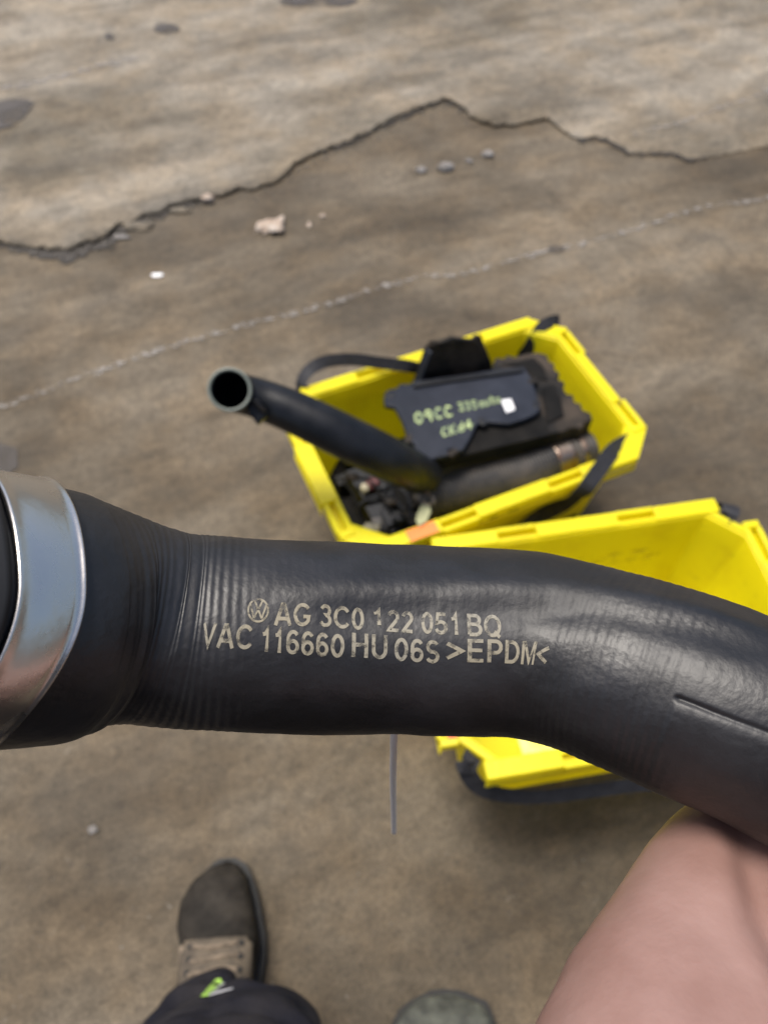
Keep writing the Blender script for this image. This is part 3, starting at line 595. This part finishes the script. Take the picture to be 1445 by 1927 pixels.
def win(px, a, b, f=60): return ss(a - f, a + f, px) * (1 - ss(b - f, b + f, px))
GS, GT = 420, 120
GRID = np.array([[(lambda q:   .0010 * noise.noise(q) + .0003 * noise.noise(q * 2.7) + .00010 * noise.noise(q * 7))(Vector((math.cos(a) * 1.2, math.sin(a) * 1.2, s_ * 26)))
                  for a in np.linspace(-math.pi, math.pi, GT)] for s_ in np.linspace(0, HS[-1], GS)])
def gnoise(s, tw):
    x = np.clip(s / HS[-1], 0, 1) * (GS - 1.001); y = (tw + math.pi) / (2 * math.pi) * (GT - 1.001)
    i, j = np.floor(x).astype(int), np.floor(y).astype(int); f, g = x - i, y - j
    return (GRID[i, j] * (1 - f) * (1 - g) + GRID[i + 1, j] * f * (1 - g) + GRID[i, j + 1] * (1 - f) * g + GRID[i + 1, j + 1] * f * g)
def hdisp(s, th, px):
    """relief of the hose: rings, sags, a long fold and the lap seam"""
    tw = (th + math.pi) % (2 * math.pi) - math.pi
    d = (.00006 * win(px, 150, 450, 40) + .00005 * win(px, 1070, 1290, 60) + .000008) * np.sin(2 * math.pi * s / .0031 + 1.2 * np.sin(1.7 * tw))
    d = d + gnoise(s, tw)
    w1 = win(px, 560, 1380, 110); c1 = np.interp(px, [500, 700, 1000, 1200, 1450], [.62, .68, .74, .92, 1.1])
    d = d + w1 * (.0011 * np.exp(-((tw - c1) / .18) ** 2) - .0010 * np.exp(-((tw - c1 + .30) / .17) ** 2))
    w2 = ss(1274, 1286, px); c2 = np.interp(px, [1280, 1445, 1700], [.0, .02, .05])
    return d + w2 * (.0005 * (1 - ss(c2 - .10, c2 + .01, tw)) * np.exp(-np.maximum(0, c2 - tw) * 1.6) - .0011 * np.exp(-((tw - c2 - .01) / .022) ** 2) * np.exp(-np.maximum(0, px - 1285) / 130))
def hpos(s, th, off=0.0):
    s, th = np.broadcast_arrays(np.asarray(s, float), np.asarray(th, float))
    I = lambda A: np.stack([np.interp(s, HS, A[:, k]) for k in range(A.shape[1])], -1)
    q = I(HQ); n, u = I(HNn), I(HU)
    n /= np.linalg.norm(n, axis=-1, keepdims=True); u /= np.linalg.norm(u, axis=-1, keepdims=True)
    r = q[..., 3] + hdisp(s, th, np.interp(s, HS, HPX)) + off
    return q[..., :3] + (n * np.cos(th)[..., None] + u * np.sin(th)[..., None]) * r[..., None]
hose = empty('charge_air_hose', Vector(hpos(s_of(722), -1.6)), label='large black rubber hose held in front with printed part number and flared clamped end', cat='hose')
V = hpos(HS[:, None], 2 * math.pi * np.arange(HM)[None, :] / HM).reshape(-1, 3).tolist()
Fc = [(i * HM + j, i * HM + (j + 1) % HM, (i + 1) * HM + (j + 1) % HM, (i + 1) * HM + j) for i in range(HN - 1) for j in range(HM)]
raw('rubber_tube', V, [f[::-1] for f in Fc], M['rubber'], hose)
# metal sleeve
def sleeve(name, s0, s1, off, mat_, n=40, m=160, lip=.0006, thick=.0016):
    V = []; Fc = []; prof = []
    for k in range(n + 1):
        u = k / n; e = min(u, 1 - u) * (s1 - s0); l = lip * math.exp(-(e / .0011) ** 2); prof.append((s0 + (s1 - s0) * u, off + l))
    prof = [(s0, off - thick)] + prof + [(s1, off - thick)]
    base_i = lambda s: np.interp(s, HS, HQ[:, 3])
    for s, o_ in prof:
        k = s / HS[-1] * (HN - 1); i = int(min(k, HN - 2)); f = k - i; I = lambda A: A[i] * (1 - f) + A[i + 1] * f
        c, n_, u_, tg = I(HQ)[:3], I(HNn), I(HU), I(HT); askew = .013
        rr = np.interp(s, [s0, s1], [base_i(s0), base_i(s1)]) + o_
        for j in range(m):
            a = 2 * math.pi * j / m; tw = (a + math.pi) % (2 * math.pi) - math.pi; x_ = (.35 - math.sin(a)) / 1.35 if math.cos(a) > -.2 or math.sin(a) < 0 else 0
            V.append(c + (n_ * math.cos(a) + u_ * math.sin(a)) * rr - tg * (askew * float(ss(0, 1, max(0, (.35 - math.sin(a)) / 1.35)))))
    for i in range(len(prof) - 1):
        for j in range(m): a, b = i * m + j, i * m + (j + 1) % m; Fc.append((a, a + m, b + m, b))
    return raw(name, V, Fc, mat_, hose)
# print on the rubber
def solve(px, py):
    s0, t0, ds, dt = s_of(px), 0.2, .02, .6
    for it in range(7):
        A, B = np.meshgrid(s0 + np.linspace(-ds, ds, 9), t0 + np.linspace(-dt, dt, 9)); P = hpos(A, B) - np.array(EYE)
        z = P @ np.array(FW); e = (CX + F * (P @ np.array(RT)) / z - px) ** 2 + (CY - F * (P @ np.array(UP)) / z - py) ** 2
        k = np.argmin(e); s0, t0 = A.flat[k], B.flat[k]; ds *= .4; dt *= .4
    return float(s0), float(t0)
SB0, SB1 = solve(26, 1040)[0], solve(152, 1068)[0]
sleeve('metal_sleeve', SB0, SB1, .0022, M['alu'])
sleeve('black_collar', SB0 - .050, SB0 - .0012, .0030, M['rubber_end'], lip=.0)
def arc(cx, cy, rx, ry, a0, a1, n=12):
    return [(cx + rx * math.cos(R(a0 + (a1 - a0) * k / n)), cy + ry * math.sin(R(a0 + (a1 - a0) * k / n))) for k in range(n + 1)]
PF = {'A': (.78, [[(.05, .0), (.35, .93), (.43, .93), (.73, .0)], [(.17, .30), (.61, .30)]]),
 'G': (.80, [arc(.42, .5, .34, .43, 38, 325, 24) + [(.72, .42), (.46, .42)]]), 'C': (.78, [arc(.42, .5, .34, .43, 38, 322, 24)]),
 '3': (.62, [arc(.30, .72, .21, .21, 160, -75, 14) + arc(.30, .30, .24, .23, 80, -160, 14)]), '0': (.62, [arc(.31, .5, .23, .43, 90, 450, 28)]),
 '1': (.50, [[(.08, .72), (.20, .75), (.29, .95), (.29, 0)]]), '2': (.62, [arc(.31, .70, .22, .23, 165, -30, 14) + [(.10, .10), (.08, .07), (.56, .07)]]),
 '5': (.62, [[(.52, .93), (.16, .93), (.11, .50)] + arc(.30, .32, .24, .25, 130, -160, 16)]), '6': (.62, [arc(.32, .63, .23, .30, 35, 180, 12) + [(.085, .40)] , arc(.315, .31, .225, .24, 0, 360, 24)]),
 'B': (.70, [[(.10, .07), (.10, .93), (.36, .93)] + arc(.38, .73, .20, .20, 90, -90, 10) + [(.12, .53)], [(.36, .53)] + arc(.39, .30, .23, .23, 90, -90, 10) + [(.10, .07)]]),
 'Q': (.82, [arc(.41, .5, .34, .43, 90, 450, 28), [(.48, .24), (.76, .0)]]), 'V': (.74, [[(.05, 1), (.37, .06), (.69, 1)]]),
 'H': (.76, [[(.11, 0), (.11, 1)], [(.65, 0), (.65, 1)], [(.11, .52), (.65, .52)]]), 'U': (.76, [[(.11, 1), (.11, .36)] + arc(.38, .35, .27, .28, 180, 360, 14) + [(.65, 1)]]),
 'S': (.70, [arc(.35, .71, .24, .22, 30, 250, 16) + arc(.35, .29, .26, .22, 80, -155, 16)]), 'E': (.68, [[(.64, .93), (.11, .93), (.11, .07), (.65, .07)], [(.11, .52), (.60, .52)]]),
 'P': (.68, [[(.11, 0), (.11, .93), (.36, .93)] + arc(.38, .68, .23, .25, 90, -90, 10) + [(.11, .43)]]), 'D': (.76, [[(.11, .07), (.11, .93), (.32, .93)] + arc(.33, .5, .34, .43, 90, -90, 16) + [(.11, .07)]]),
 'M': (1.02, [[(.10, 0), (.10, .93), (.18, .93), (.51, .12), (.84, .93), (.92, .93), (.92, 0)]]), '>': (.66, [[(.06, .80), (.58, .48), (.06, .16)]]), '<': (.66, [[(.60, .80), (.08, .48), (.60, .16)]])}
def text2d(s, th=.082):
    """moulding-stamp lettering drawn as mitred strokes of even width; cell height 1"""
    bm = bmesh.new(); x = 0; lift = 0
    for ch in s:
        wd, pls = PF[ch]
        for pl in pls:
            P = [Vector((x + a, b, 0)) for a, b in pl]; P = [p for k, p in enumerate(P) if k == 0 or (p - P[k - 1]).length > 1e-3]
            closed = (P[0] - P[-1]).length < 1e-2; vs = []; D = []
            if closed: P = P[:-1]
            n = len(P)
            for k in range(n):
                a, b, c = P[k - 1] if (k or closed) else None, P[k], P[(k + 1) % n] if (k < n - 1 or closed) else None
                d1 = (b - a).normalized() if a is not None else (c - b).normalized(); d2 = (c - b).normalized() if c is not None else d1
                m = Vector((-(d1.y + d2.y), d1.x + d2.x, 0)); m = m.normalized() if m.length > .1 else Vector((-d1.y, d1.x, 0)); k_ = th / max(.42, m.dot(Vector((-d1.y, d1.x, 0))))
                vs.append((b, m * k_))
            if closed: vs.append(vs[0])
            for (p, m), (q, m2) in zip(vs[:-1], vs[1:]):
                N = max(1, int((q - p).length / .12)); row = []
                for t_ in range(N + 1):
                    c = p.lerp(q, t_ / N); mm = m.lerp(m2, t_ / N); row.append((bm.verts.new(c + mm), bm.verts.new(c - mm)))
                for r0, r1 in zip(row[:-1], row[1:]): bm.faces.new((r0[0], r0[1], r1[1], r1[0]))
        x += wd + .10
    bmesh.ops.remove_doubles(bm, verts=bm.verts[:], dist=1e-4)
    X = [v.co.x for v in bm.verts]; return bm, min(X), max(X), 0, 1
def wrap(bm, x0, x1, y0, y1, A, B, H, name, m=None):
    vs = bm.verts[:]; X = np.array([((v.co.x - x0) / (x1 - x0), (v.co.y - y0) / (y1 - y0)) for v in vs])
    W = hpos(A[0] + (B[0] - A[0]) * X[:, 0], A[1] + (B[1] - A[1]) * X[:, 0] + X[:, 1] * H / .0328, .00022)
    for v, q in zip(vs, W): v.co = q
    return link(name, mesh_of(bm), m or M['print'], hose)
def line(s, pa, pb, pc, H, name='printed_text'):
    bm, x0, x1, y0, y1 = text2d(s); wrap(bm, x0, x1, y0, y1, solve(*pa), solve(*pb), H, name)
CAP = .0071
for s_, a, b, H in (('AG', (515, 1177), (584, 1179), CAP), ('3C0', (601, 1179), (685, 1186), CAP), ('1', (703, 1176), (717, 1177), CAP * .75), ('22', (726, 1188), (778, 1192), CAP), ('051', (793, 1192), (862, 1195), CAP), ('BQ', (880, 1197), (943, 1200), CAP * 1.02),
                    ('VAC', (378, 1218), (473, 1222), CAP), ('116660', (492, 1226), (647, 1238), CAP), ('HU', (661, 1236), (728, 1241), CAP * 1.05), ('06S', (741, 1243), (826, 1249), CAP), ('>EPDM<', (838, 1245), (1027, 1254), CAP)):
    line(s_, a, b, None, H)
# round emblem
bm = bmesh.new(); n = 48; ring = []
for k in range(n):
    a = 2 * math.pi * k / n; ring.append((bm.verts.new((math.cos(a), math.sin(a), 0)), bm.verts.new((.83 * math.cos(a), .83 * math.sin(a), 0))))
for k in range(n): bm.faces.new((ring[k][0], ring[(k + 1) % n][0], ring[(k + 1) % n][1], ring[k][1]))
def stroke(bm, a, b, t=.085):
    a, b = Vector((*a, 0)), Vector((*b, 0)); d = (b - a).normalized(); q = Vector((-d.y, d.x, 0)) * t
    N = 5
    vs = [(bm.verts.new(a.lerp(b, i / N) + q), bm.verts.new(a.lerp(b, i / N) - q)) for i in range(N + 1)]
    for i in range(N): bm.faces.new((vs[i][0], vs[i][1], vs[i + 1][1], vs[i + 1][0]))
for a, b in (((-.36,.80),(-.05,.10)), ((.05,.10),(.36,.80)), ((-.74,.46),(-.36,-.66)), ((-.34,-.66),(-.03,.0)), ((.03,.0),(.34,-.66)), ((.36,-.66),(.74,.46))): stroke(bm, a, b)
wrap(bm, -1, 1, -1, 1, solve(464, 1171), solve(505, 1173), CAP * 1.08, 'printed_emblem')
# cord hanging from behind the hose
tag(tube('cord', [(*(atd(741, 1300, .283)), .0015), (.0037, .093, 1.07, .0015), (.0040, .0935, 1.00, .0015), (.0050, .095, .93, .0015), (.0056, .0945, .885, .0014)], M['cord'], N=60, M=10), 'thin pale grey cord hanging straight down behind the hose', 'cord')

# ------------------------------------------------------------------ the person
person = empty('person', (-.08, -.12, 0), label='person in dark navy trousers and scuffed work boots holding the hose with a bare hand', cat='person')
def fuse(name, caps, m, parent, voxel=.002, smooth=6, extra=None):
    """capsules (list of chains of (Vector,r)) welded into one skin"""
    bm = bmesh.new()
    for ch in caps:
        for (p, r), (q, r2) in zip(ch[:-1], ch[1:]):
            ax = (q - p).normalized(); g = bmesh.ops.create_icosphere(bm, subdivisions=4, radius=1)
            for v in g['verts']:
                h = v.co.dot(ax); v.co = (q + v.co * r2) if h > 1e-6 else (p + v.co * r)
    me = mesh_of(bm); o = link(name, me, m, None)
    rm = o.modifiers.new('r', 'REMESH'); rm.mode = 'VOXEL'; rm.voxel_size = voxel; rm.use_smooth_shade = True
    sm = o.modifiers.new('s', 'SMOOTH'); sm.iterations = smooth; sm.factor = .6
    bpy.context.view_layer.update()
    m2 = bpy.data.meshes.new_from_object(o.evaluated_get(bpy.context.evaluated_depsgraph_get())); bpy.data.objects.remove(o)
    if extra: extra(m2)
    return link(name, m2, m, parent)
# right arm and hand: forearm up to the wrist, heel of the hand under the hose, fingers closed round it
def hp(px, deg, off): return Vector(hpos(s_of(px), R(deg), off))
wr = atd(1352, 1700, .247); f1 = atd(1262, 1927, .216); el = f1 + (f1 - wr).normalized() * .17 + Vector((.02, -.02, 0))
sidew = RT
arm = [
  [(el, .046), (f1.lerp(el, .5), .041), (f1 + Vector((-.000, 0, 0)), .0305), (wr, .0262)],
  [(el + RT * .012, .040), (f1.lerp(el, .5) + RT * .016, .036), (f1 + RT * .014, .029), (wr + RT * .020, .0245)],
  [(wr, .0260), (atd(1398, 1640, .258), .0262), (atd(1462, 1585, .275), .0245), (atd(1540, 1500, .295), .020)],      # hypothenar side
  [(wr + RT * .020, .0245), (atd(1530, 1640, .262), .024), (atd(1640, 1560, .275), .022), (atd(1700, 1470, .285), .018)],  # thenar side
  [(atd(1540, 1500, .295), .020), (hp(1530, -150, .014), .015)],
  [(atd(1600, 1530, .285), .020), (hp(1600, -150, .014), .015)],
  [(atd(1680, 1540, .283), .020), (hp(1690, -150, .014), .015)],
]
for k, (px, ln_) in enumerate(((1530, .9), (1600, 1.0), (1675, 1.05), (1750, 1.0))):
    rr = (.0085, .0092, .0096, .0094)[k]; a0 = -150
    arm.append([(hp(px, a0 - j * 26 * ln_, rr * .95), rr * (1.12 if j in (2, 4) else 1) * (1 - .03 * j)) for j in range(8)])
arm.append([(atd(1640, 1560, .272), .017), (hp(1780, -70, .012), .0125), (hp(1810, -30, .011), .011), (hp(1815, 5, .010), .0098)])      # thumb
def shift(me, fn):
    n = len(me.vertices); C_ = np.empty(n * 3); me.vertices.foreach_get('co', C_); NN = [v.vector.copy() for v in me.vertex_normals]
    C_ = C_.reshape(-1, 3)
    for i in range(n): C_[i] += np.array(NN[i]) * fn(Vector(C_[i]))
    me.vertices.foreach_set('co', C_.ravel()); me.update()
def bumpy(me):
    L_ = [Vector((*p, 0)) for p in ((1405, 1545), (1428, 1620), (1450, 1700), (1500, 1800))]
    def groove(c):
        px, py = proj(c); q = Vector((px, py, 0)); d = min((q - geometry.intersect_point_line(q, a, b)[0]).length if 0 <= geometry.intersect_point_line(q, a, b)[1] <= 1 else min((q - a).length, (q - b).length) for a, b in zip(L_[:-1], L_[1:]))
        return -.0065 * math.exp(-(d / 42) ** 2) if (c - EYE).dot(FW) < .262 else 0
    shift(me, groove)
    shift(me, lambda c: .0011 * noise.noise(c * 30) + .0004 * noise.noise(c * 93))
fuse('body', arm, M['skin'], person, .0020, 14, bumpy)
# unseen sleeve from the elbow up and torso behind camera, added to block light
sh = Vector((.20, -.30, 1.42))
fuse('unseen_jacket', [[(el, .060), (el.lerp(sh, .5), .065), (sh, .085)], [(sh, .10), (Vector((0, -.36, 1.44)), .13), (Vector((-.2, -.33, 1.42)), .09)],
     [(Vector((-.20, -.33, 1.42)), .085), (Vector((-.27, -.30, 1.16)), .06)],
     [(Vector((-.27, -.28, 1.16)), .058), (Vector((-.13, -.12, 1.31)), .045)],
     [(Vector((0, -.31, 1.40)), .15), (Vector((0, -.34, 1.15)), .15), (Vector((0, -.40, .95)), .155)], [(Vector((.11, -.31, 1.37)), .13), (Vector((.09, -.38, .95)), .14)], [(Vector((-.11, -.31, 1.37)), .13), (Vector((-.09, -.38, .95)), .14)]], M['unseen_jacket'], person, .012, 6)
def wrinkle(me):
    shift(me, lambda c: .016 * noise.noise(Vector((c.x * 14 + c.z * 12, c.y * 14, c.z * 26))) + .008 * noise.noise(Vector((c.x * 32, c.y * 32, c.z * 69))))
LA = Vector((-.232, .000, .150)); LK = Vector((-.175, -.09, .50)); RA = Vector((.105, -.175, .14)); RK = Vector((.11, -.22, .50))
hip = Vector((0, -.42, .92))
fuse('trousers', [[(LA, .060), (LA.lerp(LK, .35), .074), (LK, .080), (Vector((-.10, -.40, .88)), .105)], [(LA + Vector((.012, .0, .06)), .055), (at(490, 1985, .34), .064), (LK + Vector((.04, -.02, .05)), .08)], [(LA + Vector((.010, .012, .006)), .054), (LA.lerp(LK, .3) + Vector((.01, .02, 0)), .06)],
                  [(RA, .060), (RA.lerp(RK, .4), .072), (RK, .078), (Vector((.10, -.40, .88)), .105)], [(Vector((-.1, -.42, .92)), .12), (Vector((.1, -.42, .92)), .12)]], M['trouser'], person, .006, 5, wrinkle)
# boots
def boot(toe, head, upper, label=None, wide=1.0):
    """toe: ground point of the toe tip, head: unit vector heel->toe"""
    hx = Vector(head).normalized(); sx = Vector((hx.y, -hx.x, 0)); L_ = .305
    prof = [(0, .004, .026, .012), (.008, .022, .046, .006), (.025, .040, .062, .003), (.055, .053, .074, .001), (.090, .0585, .080, .001), (.125, .057, .088, .001), (.160, .051, .104, .001), (.195, .045, .128, .001), (.225, .042, .150, .001), (.255, .041, .152, .001), (.285, .036, .150, .003), (.300, .022, .145, .006)]
    S_, Q = resample([(d, hw, h, b) for d, hw, h, b in prof], 60)
    P = np.array(prof)
    if wide > 1: P[1:4, 1] += np.array([.016, .014, .010]); P[:, 1] *= wide
    D = np.linspace(0, .300, 60); n = 40; V = []; Fc = []
    g = lambda k, d: float(np.interp(d, P[:, 0], P[:, k]))
    Dn = .150 * (1 - np.cos(np.linspace(0, math.pi, 70)))
    for d in Dn:
        hw, h, b = g(1, d), g(2, d), g(3, d) + .022; lean = .010 * math.sin(min(d / .12, 1) * math.pi)
        for j in range(n):
            a = 2 * math.pi * j / n; ca, sa = math.cos(a), math.sin(a)
            x = hw * np.sign(ca) * abs(ca) ** .80; z = b + (h - b) * (.5 + .5 * np.sign(sa) * abs(sa) ** .75)
            V.append(Vector(toe) - hx * d + sx * (x - lean) + Vector((0, 0, z + .0035 * noise.noise(Vector((d * 40, a, 1))) * (d > .04))))
    m = len(Dn)
    for i in range(m - 1):
        for j in range(n): a, b = i * n + j, i * n + (j + 1) % n; Fc.append((a, b, b + n, a + n))
    Fc += [tuple(range(n)), tuple(range((m - 1) * n, m * n))[::-1]]
    bt = raw('boot', V, Fc, upper, person); bm = bmesh.new(); bm.from_mesh(bt.data); fix(bm); bm.to_mesh(bt.data); bm.free()
    if label: bt['label'] = label
    # sole
    bm = bmesh.new(); rim = []
    for sgn in (1, -1):
        seq = Dn[::4] if sgn == 1 else Dn[::-4]
        for d in seq: rim.append(Vector(toe) + hx * .006 * (1 if d < .01 else 0) - hx * d + sx * (sgn * (g(1, d) + .007) - .010 * math.sin(min(d / .12, 1) * math.pi)) + Vector((0, 0, .026)))
    prism(bm, rim, Vector((0, 0, -.026))); bmesh.ops.remove_doubles(bm, verts=bm.verts[:], dist=.0005); fix(bm); so_ = link('sole', mesh_of(bm), M['sole'], bt, False)
    return bt, hx, sx, g
toeL = at(428, 1622, .03); toeL.z = 0
bt, hx, sx, g = boot(toeL, (-.06, 1, 0), M['boot'], 'left boot, dark scuffed toe with tan lacing')
# tan tongue panel and laces
def top(d, x): return toeL - hx * d + sx * (x - .010 * math.sin(min(d / .12, 1) * math.pi)) + Vector((0, 0, 0))
def surf(d, x, off=.001):
    hw, h, b = g(1, d), g(2, d), g(3, d) + .022; ca = min(abs(x) / hw, .999) ** (1 / .8); sa = math.sqrt(max(0, 1 - ca * ca)) ** .75
    p = top(d, x); p.z = b + (h - b) * (.5 + .5 * sa) + off; return p
V = []; Fc = []; nx = 24; nd = 22
for i in range(nd):
    d = .112 + .09 * i / (nd - 1)
    for k in range(nx):
        u = -1 + 2 * k / (nx - 1); wdt = .050 if i > 1 else .044; x = u * min(wdt, g(1, d) * .985); V.append(surf(d, x, .003 + .002 * noise.noise(Vector((d * 90, x * 90, 3)))))
for i in range(nd - 1):
    for k in range(nx - 1): a = i * nx + k; Fc.append((a, a + 1, a + nx + 1, a + nx))
o = raw('tongue_panel', V, Fc, M['boottan'], bt); s_ = o.modifiers.new('s', 'SOLIDIFY'); s_.thickness = .003
for k in range(5):
    d = .120 + .017 * k
    tube('lace', [(*surf(d + .003 * math.sin(k + q), x, .0065), .0032) for q, x in enumerate((-.034, -.018, 0, .018, .034))], M['lace'], bt, N=20, M=8)
    for sx_ in (-.036, .036):
        blob('eyelet', surf(d, sx_, .006), .0045, M['sole'], k, (1, 1, .6), .1, sub=2, parent=bt)
tube('side_strap', [(*surf(.118, -.047, .003), .006), (*surf(.14, -.049, -.01), .007), (*surf(.17, -.047, -.03), .007), (*surf(.2, -.043, -.05), .006)], M['lace'], bt, N=20, M=10)
toeR = at(852, 1872, .03); toeR.z = 0
boot(toeR, (.10, 1, 0), M['boot2'], 'right boot, worn grey-green toe', 1.15)
# coloured tab on the trouser hem
def tab(name, pts, m, off):
    bpy.context.view_layer.update(); dg = bpy.context.evaluated_depsgraph_get(); P = []
    for x, y in pts:
        d = (atd(x, y, 1) - EYE).normalized(); ok, hit, *_ = SC.ray_cast(dg, EYE + d * .5, d); P.append((hit if ok else atd(x, y, 1.0)) - d * off)
    bm = bmesh.new(); prism(bm, P, FW * .002); fix(bm); return link(name, mesh_of(bm), m, person, False)
tab('hem_tab', ((378, 1876), (404, 1846), (414, 1844), (418, 1852), (392, 1874)), M['lime'], .006)
tab('hem_tab', ((392, 1875), (419, 1851), (438, 1862), (410, 1868)), M['tabgrey'], .005)
